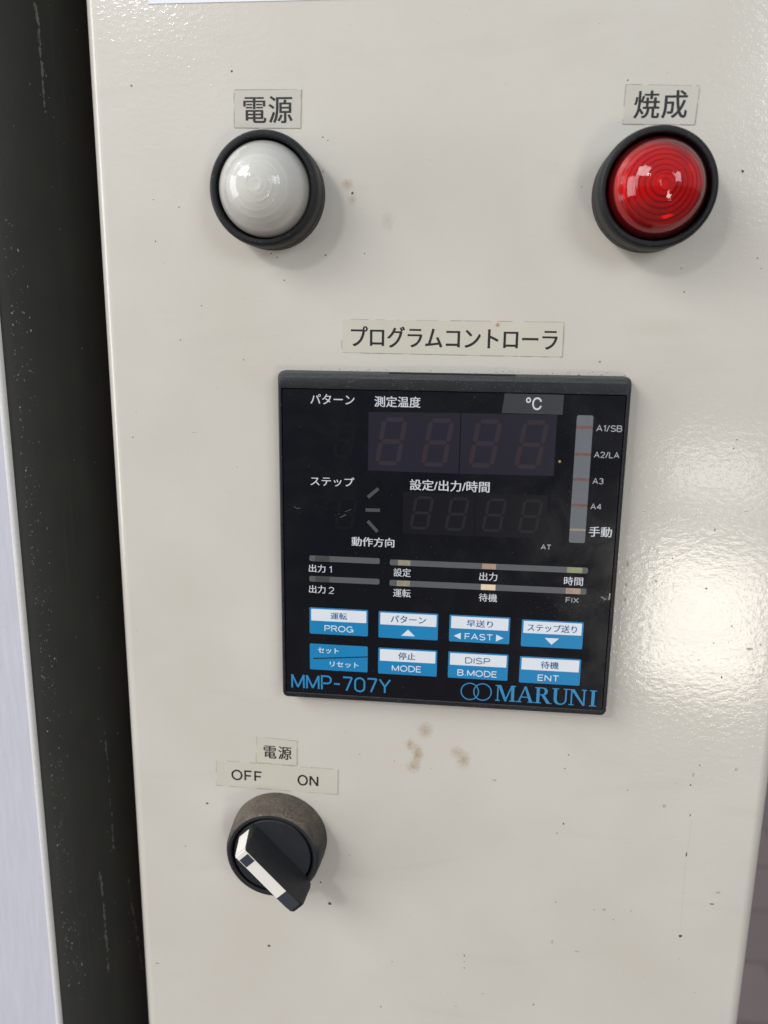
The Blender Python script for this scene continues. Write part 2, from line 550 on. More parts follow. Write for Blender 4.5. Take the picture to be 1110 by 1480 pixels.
def stroke_text(mb, text, cu, cv, w, h, d, t, gap=.26, rot=0.0):
    x, items = 0.0, []
    for ch in text:
        wd_, pl = STROKES[ch]
        items.append((x, pl))
        x += wd_ + gap
    tot = x - gap
    sx, sy = (w - t) / tot, (h - t)
    for x0, pl in items:
        for line in pl:
            _lift[0] = (_lift[0] + 1) % 5
            pts = [(cu - w / 2 + t / 2 + (x0 + x_) * sx, cv - h / 2 + t / 2 + y_ * sy) for x_, y_ in line]
            if rot:
                pts = rotpts(pts, cu, cv, rot)
            # clean duplicates
            q = [pts[0]]
            for p_ in pts[1:]:
                if math.hypot(p_[0] - q[-1][0], p_[1] - q[-1][1]) > 1e-4:
                    q.append(p_)
            ribbon(mb, q, t, d + _lift[0] * .003)

def tag(o, label, cat, group=None, kind=None):
    if label:
        o['label'] = label
    if cat:
        o['category'] = cat
    if group:
        o['group'] = group
    if kind:
        o['kind'] = kind
    return o

def empty(name, o, label, cat, group=None):
    e = bpy.data.objects.new(name, None)
    e.empty_display_size = .01
    C.objects.link(e)
    e.location = W(*o)
    return tag(e, label, cat, group)

# ------------------------------------------------------------------ setting
gm = bpy.data.meshes.new('ground')
gm.from_pydata([(-60, -60, 0), (60, -60, 0), (60, 60, 0), (-60, 60, 0)], [], [(0, 1, 2, 3)])
gm.materials.append(GROUND)
go = bpy.data.objects.new('ground', gm)
C.objects.link(go)
tag(go, None, None, kind='structure')

# ------------------------------------------------------------------ cabinet
def arc(cu, cd, r, a0, a1, n=8):
    return [(cu + r * math.cos(math.radians(a0 + (a1 - a0) * i / n)), cd + r * math.sin(math.radians(a0 + (a1 - a0) * i / n))) for i in range(n + 1)]

VB, VT = -1195, 330
sec = [(-100.1, -30)] + arc(-96.1, -4.0, 4.0, 180, 90, 12) + arc(94.2, -4.0, 4.0, 90, 0, 12) + [(98.2, -420), (-100.1, -420)]
b = MB((0, VB, 0))
# section runs left -> right seen from above; bottom loop then top loop
b.loft([[(u, VB, d) for u, d in sec], [(u, VT, d) for u, d in sec]], cap0=True, cap1=True)
CHIPS = [(-59.99, 126.53, 0.37, 0.37, 1), (-50.26, 80.78, 0.23, 0.23, 0), (-48.62, 79.69, 0.23, 0.23, 0), (-35.18, 80.34, 0.27, 0.27, 0), (-24.44, 80.76, 0.19, 0.19, 0), (-35.81, 101.73, 0.19, 0.19, 0), (-27.82, 96.24, 0.37, 0.37, 0), (-35.77, 110.16, 0.28, 0.15, 0), (-34.42, 109.36, 0.19, 0.19, 0), (-43.83, 116.41, 0.19, 0.19, 0), (41.92, 122.67, 0.29, 0.2, 0), (71.95, 101.05, 0.37, 0.34, 1), (32.22, 97.53, 0.18, 0.18, 0), (77.87, 80.02, 0.26, 0.21, 0), (58.96, 77.35, 0.18, 0.18, 0), (-87.59, 123.47, 0.42, 0.38, 2), (-83.02, 94.77, 0.18, 0.18, 0), (-75.85, 92.76, 0.2, 0.2, 0), (-82.91, 83.86, 0.2, 0.2, 0), (-70.45, 66.6, 0.24, 0.16, 0), (-77.0, 57.12, 0.2, 0.18, 0), (-92.66, 28.95, 0.25, 0.21, 0), (-74.23, 30.86, 1.04, 0.12, 3), (-82.5, -105.8, 0.24, 0.24, 0), (-74.53, -89.42, 0.51, 0.35, 0), (-94.51, -152.16, 0.75, 0.2, 0), (-37.49, -115.06, 0.32, 0.41, 1), (-34.48, -122.79, 0.65, 0.6, 1), (-55.09, -141.08, 0.52, 0.48, 1), (60.25, 71.47, 0.28, 0.23, 0), (77.61, 32.83, 0.22, 0.14, 0), (76.95, 30.49, 0.25, 0.16, 0), (54.81, 12.13, 0.49, 0.15, 3), (74.35, 7.62, 0.2, 0.52, 0), (82.04, 13.14, 0.59, 0.16, 3), (63.61, -1.15, 0.25, 0.25, 0), (73.65, -9.66, 0.49, 0.23, 0), (59.69, -8.06, 0.42, 0.38, 3), (81.69, -20.43, 0.3, 0.21, 0), (77.3, -25.88, 0.23, 0.23, 0), (87.4, -26.99, 0.95, 0.57, 3), (90.1, -25.62, 0.23, 0.23, 0), (80.53, -36.18, 0.23, 0.58, 0), (51.55, -9.48, 0.35, 0.65, 3), (51.46, -3.31, 0.34, 1.15, 3), (51.6, -13.96, 0.29, 0.58, 3), (73.6, -31.23, 0.19, 0.19, 0), (75.46, -67.72, 0.4, 0.8, 3), (75.04, -71.16, 0.32, 0.32, 0), (77.11, -64.47, 0.3, 0.24, 0), (75.86, -81.16, 0.2, 0.52, 0), (76.01, -94.6, 0.24, 1.02, 0), (85.1, -111.16, 0.74, 0.29, 0), (76.85, -123.57, 0.67, 0.54, 0), (77.22, -132.04, 0.27, 0.25, 3), (61.13, -116.13, 0.21, 0.51, 3), (56.88, -74.3, 0.2, 0.2, 0), (83.01, -143.8, 0.42, 0.19, 3), (38.71, -63.9, 0.25, 0.25, 0), (37.88, -68.51, 0.27, 0.21, 0), (38.63, -87.22, 0.31, 0.42, 0), (36.81, -90.65, 0.23, 0.23, 0), (37.56, -129.67, 0.35, 1.0, 3), (45.65, -132.45, 1.08, 0.35, 3), (52.87, -116.38, 0.64, 0.51, 3), (49.82, -116.68, 0.43, 0.28, 3), (37.89, -115.17, 0.26, 0.26, 0), (56.02, -119.66, 0.21, 0.21, 0), (9.84, -137.88, 0.2, 0.45, 0), (9.92, -140.25, 0.18, 0.23, 0), (10.0, -142.63, 0.2, 0.32, 0), (16.42, -151.8, 0.5, 0.29, 3), (-13.71, -142.82, 0.23, 0.23, 0), (-17.22, -160.87, 0.26, 0.26, 0), (32.93, -154.09, 0.29, 0.29, 0), (7.68, -157.82, 0.69, 0.23, 3), (39.87, 52.99, 0.4, 0.4, 2), (34.59, 49.38, 0.28, 0.18, 0), (-58.79, 51.9, 0.2, 0.2, 0), (-46.7, 73.68, 0.19, 0.23, 0), (79.01, 77.45, 0.17, 0.17, 0), (-24.9, -68.33, 0.17, 0.17, 0), (-14.06, -69.89, 0.17, 0.17, 0), (71.68, 101.31, 0.17, 0.17, 0), (-28.06, -104.25, 0.16, 0.16, 0), (17.0, -74.15, 0.84, 0.42, 3), (68.04, -78.77, 0.61, 0.61, 3), (87.57, -65.04, 0.59, 0.59, 3), (86.58, -106.97, 0.82, 0.61, 3)]
for i, (u, v, ru, rv, k) in enumerate(CHIPS):
    n = 9
    a0 = random.random() * 6
    pts = []
    for j in range(n):
        a = 2 * math.pi * j / n
        rr = random.uniform(.62, 1.12)
        pts.append((u + ru * rr * math.cos(a), v + rv * rr * math.sin(a)))
    b.mat(k + 1).poly(pts, .02)
# scattered pin-point specks of the same kind as the mapped ones
for i in range(70):
    u, v = random.uniform(-94, 92), random.uniform(-175, 150)
    r = random.uniform(.05, .13)
    b.mat(random.choice((1, 4, 4, 4))).poly([(u + r * random.uniform(.6, 1.3) * math.cos(a), v + r * random.uniform(.6, 1.3) * math.sin(a)) for a in (0, 1.3, 2.5, 3.8, 5.0)], .016)
for i in range(170):                                     # dust caught along the top of the controller
    u, v = random.uniform(-47, 47), 49.35 + abs(random.gauss(0, .55))
    if u < 12 and random.random() < .55:
        continue
    r = random.uniform(.06, .17)
    b.mat(random.choice((1, 4, 4))).poly([(u + r * random.uniform(.6, 1.5) * math.cos(a), v + r * random.uniform(.5, 1.1) * math.sin(a)) for a in (0, 1.3, 2.5, 3.8, 5.0)], .016)
# long fine scratch on the lower right of the face
for (p, q, w) in (((76.6, -83), (76.2, -93), .05), ((76.0, -97), (76.6, -121), .06)):
    b.mat(4).poly(stroke((p, q), w), .012)
cab = b.build('control_cabinet', [PANEL, CHIP_DARK, CHIP_RED, CHIP_ORANGE, CHIP_SOFT], sharp=50)
tag(cab, 'cream enamelled steel control cabinet with chipped glossy front carrying the lamps and controller', 'cabinet')

# ------------------------------------------------------------------ black strip in the gap, and the pale door beside it
prof = [(-400, -80), (-400, 4.0), (-128.2, 4.0), (-126.8, 3.6), (-125.6, 2.4), (-123.6, .4), (-121.6, -4), (-119.8, -14), (-117.6, -32), (-113.5, -58), (-107, -72), (-100.6, -74), (-100.6, -80)]
def strip_d(u):
    for (a, da), (c, dc) in zip(prof[1:], prof[2:]):
        if a <= u <= c:
            return da + (dc - da) * (u - a) / (c - a)
    return -20
b = MB((-120, VB, 0))
b.loft([[(u, VB, d) for u, d in prof], [(u, VT, d) for u, d in prof]], cap0=True, cap1=True)
def seen_at(a, v0):
    """strip point that shows at (a, v0) of the cabinet's front plane from where the wear was measured"""
    lo, hi = -130.0, -100.7
    for _ in range(40):
        m = (lo + hi) / 2
        d = strip_d(m)
        if m + (6.3 - m) * (-d) / (230.6 - d) < a:
            lo = m
        else:
            hi = m
    d = strip_d(lo)
    return lo, v0 + (v0 - 62.1) * (-d) / 230.6
def fleck(u, v, ru, rv, k):
    u, v = seen_at(u, v)
    ru *= .5 if u > -125 else .8
    pts = []
    for j in range(6):
        a = j * math.pi / 3
        rr = random.uniform(.5, 1.15)
        uu = u + ru * rr * math.cos(a)
        pts.append((uu, v + rv * rr * math.sin(a), strip_d(uu) + .03))
    b.mat(k).add(pts, [list(range(6))])
for i in range(430):                                     # worn line along the outer bend
    v = random.uniform(-175, 90)
    if random.random() < .25 and v > 20:
        continue
    u = random.choice((random.gauss(-126.9, .35), random.gauss(-124.9, .8), random.gauss(-123.2, 1.2))) + (v + 40) * .001
    s_ = random.choice((.08, .10, .13, .18, .24))
    fleck(u, v, s_, s_ * random.uniform(.8, 2.2), random.choice((1, 1, 1, 2)))
for i in range(40):
    fleck(random.uniform(-124, -101), random.uniform(-165, 148), .12, random.uniform(.1, .5), 1)
for line, w, k, n in (([(-113.2, 145), (-112.6, 140), (-112.3, 128), (-112.5, 117)], .2, 1, 60),
                      ([(-112.6, -118), (-112.2, -129), (-112.1, -142), (-112.1, -158)], .2, 1, 46),
                      ([(-103, -120), (-101.4, -138.6), (-99.9, -155)], .12, 1, 50),
                      ([(-107.5, -65), (-107.2, -85), (-107.2, -110)], .10, 1, 36)):
    for i in range(n):
        t = random.random() * (len(line) - 1)
        j = int(t); f = t - j
        fleck(line[j][0] + (line[j + 1][0] - line[j][0]) * f + random.gauss(0, .12), line[j][1] + (line[j + 1][1] - line[j][1]) * f, w * random.uniform(.4, 1.1), random.uniform(.2, 1.4), k)
st = b.build('gap_strip', [STRIP, FLECK, FLECK_BRIGHT], sharp=60)
tag(st, 'black painted strip with chalky scratches filling the gap left of the cream cabinet', 'strip')

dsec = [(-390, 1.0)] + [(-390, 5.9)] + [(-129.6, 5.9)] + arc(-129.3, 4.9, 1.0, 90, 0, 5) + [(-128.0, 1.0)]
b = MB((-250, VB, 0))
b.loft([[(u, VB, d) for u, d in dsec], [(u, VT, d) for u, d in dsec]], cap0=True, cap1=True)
for i in range(2, len(dsec) - 1):  # worn rounded edge, with the light it catches painted in as white
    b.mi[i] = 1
dr = b.build('steel_door', [DOOR, simple('lit_worn_edge', (0.84, 0.83, 0.80, 1), .3, var=.1, vscale=900)], sharp=50)
tag(dr, 'pale lilac grey painted steel door sheet at the far left with a worn edge whitened as if lit', 'door')

# ------------------------------------------------------------------ paper notice at the top edge
b = MB((-57, 142.8, .15))
b.prism([(-81.8, 142.95), (-32, 142.75), (21, 142.6), (21.3, 215), (-81.5, 215.3)], .03, .18)
tag(b.build('paper_notice', PAPER), 'blank white paper notice stuck above the left lamp, cut off by the top edge', 'notice')

# ------------------------------------------------------------------ label tapes
def sticker(quad, mat, texts, label, name='label_tape', dots=()):
    cu = sum(p[0] for p in quad) / 4
    cv = sum(p[1] for p in quad) / 4
    q = [quad[3], quad[2], quad[1], quad[0]]               # to ccw
    b = MB((cu, cv, .1))
    b.prism(q, .01, .12, .03)
    # grime caught along the cut edge, broken up
    for (p0, p1) in zip(q, q[1:] + q[:1]):
        L = math.hypot(p1[0] - p0[0], p1[1] - p0[1])
        t = 0.0
        while t < L:
            seg = random.uniform(.6, 3.5)
            if random.random() < .72:
                e = min(L, t + seg)
                f0, f1 = t / L, e / L
                pp = (p0[0] + (p1[0] - p0[0]) * f0, p0[1] + (p1[1] - p0[1]) * f0)
                qq = (p0[0] + (p1[0] - p0[0]) * f1, p0[1] + (p1[1] - p0[1]) * f1)
                b.mat(1).poly(stroke((pp, qq), random.uniform(.07, .20)), .135)
            t += seg
    root = b.build(name, [mat, GRIME])
    tag(root, label, 'label', 'printed tape labels on the cabinet')
    for (txt, tu, tv, w, h, wt, rot, spc) in texts:
        m = MB((cu, cv, .1))
        if txt in ('OFF', 'ON'):
            stroke_text(m, txt, tu, tv, w, h, .15, wt, .34, rot)
        else:
            bold_text(m, txt, tu, tv, w, h, .15, wt, rot, spc)
        m.build('lettering', INK, root)
    for (du, dv, r, mt) in dots:
        m = MB((cu, cv, .1))
        m.lathe([(r, .12), (r, .3), (r * .6, .42)], du, dv, 12, True)
        m.build('paint_dot', mt, root)
    return root

sticker([(-59.5, 122.0), (-41.45, 121.85), (-41.7, 112.4), (-59.7, 112.75)], TAPE,
        [('電源', -50.45, 117.05, 13.3, 6.6, .10, -.5, 1.08)], 'grey tape label with two black characters above the white lamp')
sticker([(41.55, 121.7), (59.5, 121.1), (59.1, 112.1), (41.3, 112.5)], TAPE,
        [('焼成', 50.4, 116.9, 13.1, 6.5, .10, 0, 1.08)], 'grey tape label with two black characters above the red lamp')
sticker([(-30.66, 63.4), (29.7, 63.3), (29.75, 54.1), (-30.66, 54.4)], TAPE_PALE,
        [('プログラムコントローラ', .1, 58.75, 56.4, 5.7, .12, -.1, 1.0)], 'long cream tape label with black katakana above the square controller', dots=[(11.9, 62.5, .45, PINK)])
sticker([(-57.62, -64.7), (-44.7, -65.15), (-44.9, -73.65), (-58.0, -73.55)], TAPE_PALE,
        [('電源', -50.97, -69.6, 9.0, 4.5, .075, -.8, 1.15)], 'small cream tape label with two black characters above the OFF ON label')
sticker([(-70.9, -73.76), (-31.75, -74.05), (-31.86, -82.8), (-71.3, -82.6)], TAPE_PALE,
        [('OFF', -61.1, -78.45, 10.1, 3.75, .56, -.4, 1.25), ('ON', -41.35, -78.65, 6.7, 3.8, .56, -.6, 1.25)], 'cream tape label reading OFF and ON above the selector switch')

# ------------------------------------------------------------------ pilot lamps
def pilot_lamp(cu, cv, shell, core, rib, label, drop=0.0, rs=10.6, nst=7):
    o = (cu, cv, 0)
    dn = lambda pr_: [(r, d - drop if d > 5 else d) for r, d in pr_]
    root = empty('pilot_lamp', o, label, 'lamp', 'round pilot lamps on the cabinet')
    b = MB(o)
    b.lathe(dn([(14.4, .02), (14.4, 3.9), (14.2, 4.1), (14.2, 4.5), (14.4, 4.7), (14.4, 10.6), (14.3, 11.5), (13.95, 12.2), (13.45, 12.5), (12.9, 12.5), (12.6, 12.3), (12.45, 11.8), (12.4, 7.0)]), cu, cv, 96)
    b.build('bezel_ring', RING, root, 30)
    b = MB(o)
    b.lathe(dn([(12.35, 7.6), (12.1, 8.8), (11.95, 8.9)]), cu, cv, 96)
    b.build('gasket', GROOVE, root)
    dome = [(11.95, 8.2)]
    ribs = (2.15, 4.6, 6.3, 7.9, 9.3)                        # moulded ring steps in the lens
    for i in range(0, 89):
        a = math.radians(i)
        r = 11.9 * math.cos(a) ** .93
        z = 9.8 + 12.0 * math.sin(a) ** 1.12
        for q in ribs:
            z += rib * math.exp(-((r - q) / .2) ** 2)
        if r < 1.6:
            z -= .10
        dome.append((r, z))
    dome.append((.1, dome[-1][1]))
    b = MB(o)
    b.lathe(dn(dome), cu, cv, 96, True)
    sh = b.build('lens', shell, root, 60)
    pr = [(11.4, 8.4)]
    for i in range(nst):
        r0 = rs - i * 1.28
        hh = lambda r: 8.9 + 11.2 * math.sqrt(max(0, 1 - (r / 11.4) ** 2)) - 1.0
        pr += [(r0, hh(r0) - .75), (r0 - .18, hh(r0) + .25), (r0 - .42, hh(r0) + .30), (r0 - 1.05, hh(r0 - 1.05) - .42)]
    r0 = rs - nst * 1.28
    pr += [(r0, hh(r0)), (1.25, hh(1.2) + .2), (.9, hh(1.2) - .5), (.2, hh(1.2) - .6)]
    b = MB(o)
    b.lathe(dn(pr), cu, cv, 96, True)
    for i in range(nst):                                    # undercut side of each step: groove shade painted in as a darker colour
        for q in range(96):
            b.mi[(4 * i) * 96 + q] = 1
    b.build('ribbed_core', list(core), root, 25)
    return root

pilot_lamp(-49.55, 95.85, SHELL_WHITE, (CORE_WHITE, GROOVE_SHADE_WHITE), .06, 'white domed pilot lamp in a black ring at the upper left', 1.6, 7.9, 5)
pilot_lamp(49.2, 95.5, SHELL_RED, (CORE_RED, GROOVE_SHADE_RED), .03, 'red domed pilot lamp in a black ring at the upper right', .3)

# ------------------------------------------------------------------ temperature controller
O = (0, 0, 0)
ctl = empty('temperature_controller', O, 'square black digital temperature controller with blue and white keys and dark displays', 'controller')
T0, B0, L0, R0 = 49.3, -48.0, -48.0, 48.0
def bl(i_s, i_t, i_b, d, r):
    return [(u, v, d) for u, v in rrect(L0 + i_s, R0 - i_s, B0 + i_b, T0 - i_t, r)]
b = MB(O)
b.loft([bl(0, 0, 0, .02, 1.6), bl(0, 0, 0, 3.4, 1.6), bl(.12, .5, .12, 4.6, 1.6), bl(.5, 1.7, .5, 5.7, 1.4), bl(.8, 2.6, .8, 6.0, 1.2),
        bl(1.3, 4.55, 1.9, 6.0, .5), bl(1.35, 4.6, 1.95, 5.9, .5), bl(1.35, 4.6, 1.95, 5.0, .5)], cap1=False)
b.build('bezel', BEZEL, ctl, 22)
b = MB(O)
b.prism(box2(-16.9, 17.3, 47.0, T0 + .06), 2.2, 4.25)
b.build('top_slot', GROOVE, ctl)
FL, FR, FB, FT = L0 + 1.55, R0 - 1.55, B0 + 2.15, T0 - 4.8
FD = 5.85
fp = MB(O)
fp.prism(rrect(FL, FR, FB, FT, .5), 4.2, FD, .06)

PRINTS = [('パターン', -32.33, 41.84, 12.31, 2.74, .006), ('測定温度', -14.35, 41.55, 12.66, 2.96, .012), ('ステップ', -32.4, 18.8, 12.51, 2.66, .006),
          ('設定/出力/時間', .55, 18.67, 22.12, 3.1, .012), ('動作方向', -20.72, 1.67, 12.3, 2.75, .012), ('手動', 42.33, 7.16, 6.26, 2.9, .014),
          ('出力', -36.88, -6.9, 4.9, 2.35, .004), ('出力', -36.88, -13.2, 4.9, 2.4, .004), ('設定', -12.2, -7.0, 4.95, 2.5, .006), ('運転', -12.19, -13.16, 5.05, 2.5, .006),
          ('出力', 12.27, -7.11, 5.05, 2.45, .006), ('時間', 35.98, -7.33, 5.25, 2.5, .006), ('待機', 12.41, -13.36, 5.2, 2.4, .006)]
for (t, u, v, w, h, wt) in PRINTS:
    b = MB(O)
    bold_text(b, t, u, v, w, h, FD + .03, .035 if wt < .01 else .055)
    b.build('lettering', PRINT, ctl)
for (t, u, v, w, h) in (('1', -33.0, -7.05, .75, 2.05), ('2', -32.75, -13.35, 1.55, 2.1), ('AT', 27.85, 2.23, 2.9, 1.5), ('A1/SB', 42.68, 35.73, 6.8, 1.75), ('A2/LA', 42.53, 28.57, 6.7, 1.7), ('A3', 40.73, 21.33, 2.95, 1.7),
                        ('A4', 40.67, 14.25, 3.0, 1.7), ('FIX', 35.97, -12.91, 3.65, 1.6)):
    b = MB(O)
    stroke_text(b, t, u, v, w, h, FD + .03, .24)
    b.build('lettering', PRINT if t in '12' else PRINT_DIM, ctl)
b = MB(O)
stroke_text(b, 'MMP-707Y', -29.95, -42.35, 30.0, 4.75, FD + .03, .52, .24)
b.build('model_lettering', BLUE_PRINT, ctl)

# maker's mark: two linked rings and roman capitals
b = MB(O)
for k, (cu, cv) in enumerate(((8.3, -42.4), (12.0, -42.35))):
    n = 56
    d = FD + .03 + k * .008
    vs, fs = [], []
    for i in range(n):
        a = 2 * math.pi * i / n
        for r in (2.42, 2.74):
            vs.append((cu + r * math.cos(a) * .98, cv + r * math.sin(a), d))
    for i in range(n):
        j = (i + 1) % n
        fs.append([2 * i, 2 * i + 1, 2 * j + 1, 2 * j])
    b.add(vs, fs)
b.build('ring_mark', BLUE_PRINT, ctl)
b = MB(O)
_lay = [0]
def rom(poly, x0, sx):
    _lay[0] = (_lay[0] + 1) % 9
    pts = [(15.75 + x0 + x * sx, -44.85 + y * 5.0) for x, y in poly]
    ar = sum(pts[i - 1][0] * pts[i][1] - pts[i][0] * pts[i - 1][1] for i in range(len(pts)))
    if ar < 0:
        pts.reverse()
    for q, du in enumerate((-.07, .07)):
        b.poly([(u + du, v) for u, v in pts], FD + .03 + _lay[0] * .004 + q * .0018)
def bx(x0, a, c, e, f):
    rom([(a, e), (c, e), (c, f), (a, f)], x0, 1.0)
ser = .06
# M
x = 0.0
bx(x, .55, .80, 0, 1); bx(x, 0.05, 1.30, 0, ser); bx(x, 0.05, .95, 1 - ser, 1)
rom([(.72, 1), (1.55, 1), (3.3, .0), (2.75, .0)], x, 1); rom([(2.75, .0), (3.0, 0), (4.85, 1), (4.55, 1)], x, 1)
bx(x, 4.6, 5.35, 0, 1); bx(x, 4.15, 5.8, 0, ser); bx(x, 5.0, 5.8, 1 - ser, 1)
# A
x = 6.05
rom([(.55, 0), (.85, 0), (2.65, 1), (2.4, 1)], x, 1); rom([(2.3, 1), (2.75, 1), (4.7, 0), (3.85, 0)], x, 1)
bx(x, 1.35, 3.5, .30, .30 + ser); bx(x, 0.1, 1.45, 0, ser); bx(x, 3.35, 5.1, 0, ser)
# R
x = 11.4
bx(x, .5, 1.25, 0, 1); bx(x, .05, 1.75, 0, ser); bx(x, .05, 1.3, 1 - ser, 1)
n = 14
for i in range(n):
    a0, a1 = math.pi / 2 - math.pi * i / n, math.pi / 2 - math.pi * (i + 1) / n
    o_ = lambda a: (2.2 + 1.35 * math.cos(a), .755 + .245 * math.sin(a))
    i_ = lambda a: (2.1 + .72 * math.cos(a), .755 + .185 * math.sin(a))
    rom([o_(a0), o_(a1), i_(a1), i_(a0)], x, 1)
bx(x, 1.25, 2.2, 1 - ser, 1); bx(x, 1.25, 2.2, .51, .51 + ser)
rom([(1.9, .52), (2.7, .52), (4.45, 0), (3.5, 0)], x, 1); bx(x, 3.5, 4.8, 0, ser * .8)
# U
x = 16.35
bx(x, .5, 1.25, .3, 1); bx(x, .05, 1.75, 1 - ser, 1); bx(x, 3.75, 4.05, .3, 1); bx(x, 3.25, 4.5, 1 - ser, 1)
for i in range(n):
    a0, a1 = math.pi + math.pi * i / n, math.pi + math.pi * (i + 1) / n
    o_ = lambda a: (2.275 + 1.775 * math.cos(a), .31 + .33 * math.sin(a))
    i_ = lambda a: (2.5 + 1.25 * math.cos(a), .31 + .25 * math.sin(a))
    rom([o_(a0), o_(a1), i_(a1), i_(a0)], x, 1)
# N
x = 21.05
bx(x, .65, .92, 0, 1); bx(x, .1, 1.4, 0, ser); bx(x, 0.0, .9, 1 - ser, 1)
rom([(.5, 1), (1.45, 1), (4.55, 0), (4.15, 0)], x, 1)
bx(x, 4.2, 4.5, 0, 1); bx(x, 3.7, 5.0, 1 - ser, 1)
# I
x = 26.6
bx(x, .95, 1.7, 0, 1); bx(x, .4, 2.25, 0, ser); bx(x, .4, 2.25, 1 - ser, 1)
b.build('maker_lettering', BLUE_PRINT, ctl)

# displays
def digit(cu, cv, w, h, d, t, m, parent, slant=.16):
    b = MB(O)
    g = t * .12
    hw, hh = w / 2 - t / 2, h / 2 - t / 2
    sk = lambda p: (cu + p[0] + slant * p[1], cv + p[1])
    def seg(a, c):
        (x0, y0), (x1, y1) = a, c
        tt = Vector((x1 - x0, y1 - y0)).normalized()
        nn = Vector((-tt.y, tt.x)) * t / 2
        x0 += tt.x * (g + t * .1); y0 += tt.y * (g + t * .1); x1 -= tt.x * (g + t * .1); y1 -= tt.y * (g + t * .1)
        k = t * .45
        b.poly([sk(p) for p in ((x0, y0), (x0 + tt.x * k - nn.x, y0 + tt.y * k - nn.y), (x1 - tt.x * k - nn.x, y1 - tt.y * k - nn.y), (x1, y1),
                (x1 - tt.x * k + nn.x, y1 - tt.y * k + nn.y), (x0 + tt.x * k + nn.x, y0 + tt.y * k + nn.y))], d)
    for a, c in (((-hw, hh), (hw, hh)), ((-hw, 0), (hw, 0)), ((-hw, -hh), (hw, -hh)), ((-hw, 0), (-hw, hh)), ((hw, 0), (hw, hh)), ((-hw, -hh), (-hw, 0)), ((hw, -hh), (hw, 0))):
        seg(a, c)
    return b.build('digit', m, parent)

b = MB(O)
b.prism([(-22.3, 22.3), (2.9, 22.2), (2.9, 38.9), (-22.25, 38.6)], FD - .1, FD + .012)
b.prism([(3.2, 22.2), (28.75, 22.4), (28.8, 39.0), (3.2, 38.9)], FD - .1, FD + .012)
w1 = b.build('display_window', LENS_WIN, ctl)
for (u, v) in ((-15.9, 30.6), (-3.1, 30.65), (9.9, 30.75), (22.4, 30.8)):
    digit(u, v, 7.0, 13.4, FD + .03, 1.25, SEG, w1)
b = MB(O)
b.prism(box2(-12.3, 7.8, 4.5, 16.6), FD - .1, FD + .012)
b.prism(box2(8.0, 27.6, 4.6, 16.9), FD - .1, FD + .012)
w2 = b.build('display_window', LENS_WIN_DIM, ctl)
for (u, v) in ((-7.0, 10.7), (2.9, 10.7), (13.2, 10.8), (23.1, 10.85)):
    digit(u, v, 5.4, 9.6, FD + .03, .8, SEG_DIM, w2)
for (u, v) in ((-29.0, 30.5), (-28.5, 9.8)):
    digit(u, v, 5.4, 9.6, FD + .02, .9, SEG_FAINT, ctl)

# unit tab
b = MB(O)
b.prism([(14.0, 39.2), (30.2, 39.1), (30.25, 44.4), (14.6, 44.45)], FD - .1, FD + .05)
tb = b.build('unit_tab', TAB, ctl)
b = MB(O)
put_text(b, '℃', 22.41, 41.9, 4.2, 3.4, FD + .08, .010)
b.build('lettering', PRINT, tb)

# direction marks
b = MB(O)
for p, q in (((-22.2, 14.7), (-19.4, 17.2)), ((-22.8, 10.97), (-18.9, 11.02)), ((-22.2, 7.7), (-19.5, 4.8))):
    b.poly(stroke((p, q), .95, .1), FD + .03)
b.build('direction_mark', simple('dim_mark', (0.065, 0.067, 0.070, 1), .4), ctl)

# indicator light bars with their lamps
def bar(u0, u1, v0, v1, leds, m=BAR, vertical=False):
    b = MB(O)
    b.prism(rrect(u0, u1, v0, v1, .5, 3), FD - .1, FD + .02)
    o = b.build('indicator_bar', m, ctl)
    for (a, c, lm) in leds:
        b = MB(O)
        b.poly(box2(u0 + .05, u1 - .05, a, c) if vertical else box2(a, c, v0 + .06, v1 - .06), FD + .04)
        b.build('led', lm, o)
bar(-39.15, -18.7, -4.75, -3.05, [(-37.4, -33.3, LED_DARK)])
bar(-39.2, -18.7, -10.92, -9.22, [(-37.4, -33.3, LED_DARK)])
bar(-15.8, 39.75, -4.95, -3.25, [(-13.5, -9.9, LED_TAN), (10.4, 14.3, LED_ORANGE), (34.0, 38.2, LED_GREEN)])
bar(-15.8, 39.7, -11.12, -9.35, [(-13.7, -9.9, LED_TAN), (10.3, 14.4, LED_CREAM), (34.0, 38.1, LED_ORANGE)])
bar(34.0, 38.35, 3.8, 39.1, [(35.45, 36.25, LED_RED), (28.2, 28.9, LED_RED), (21.25, 22.0, LED_RED), (14.1, 14.8, LED_RED), (7.2, 7.85, LED_TAN)], BAR_V, True)

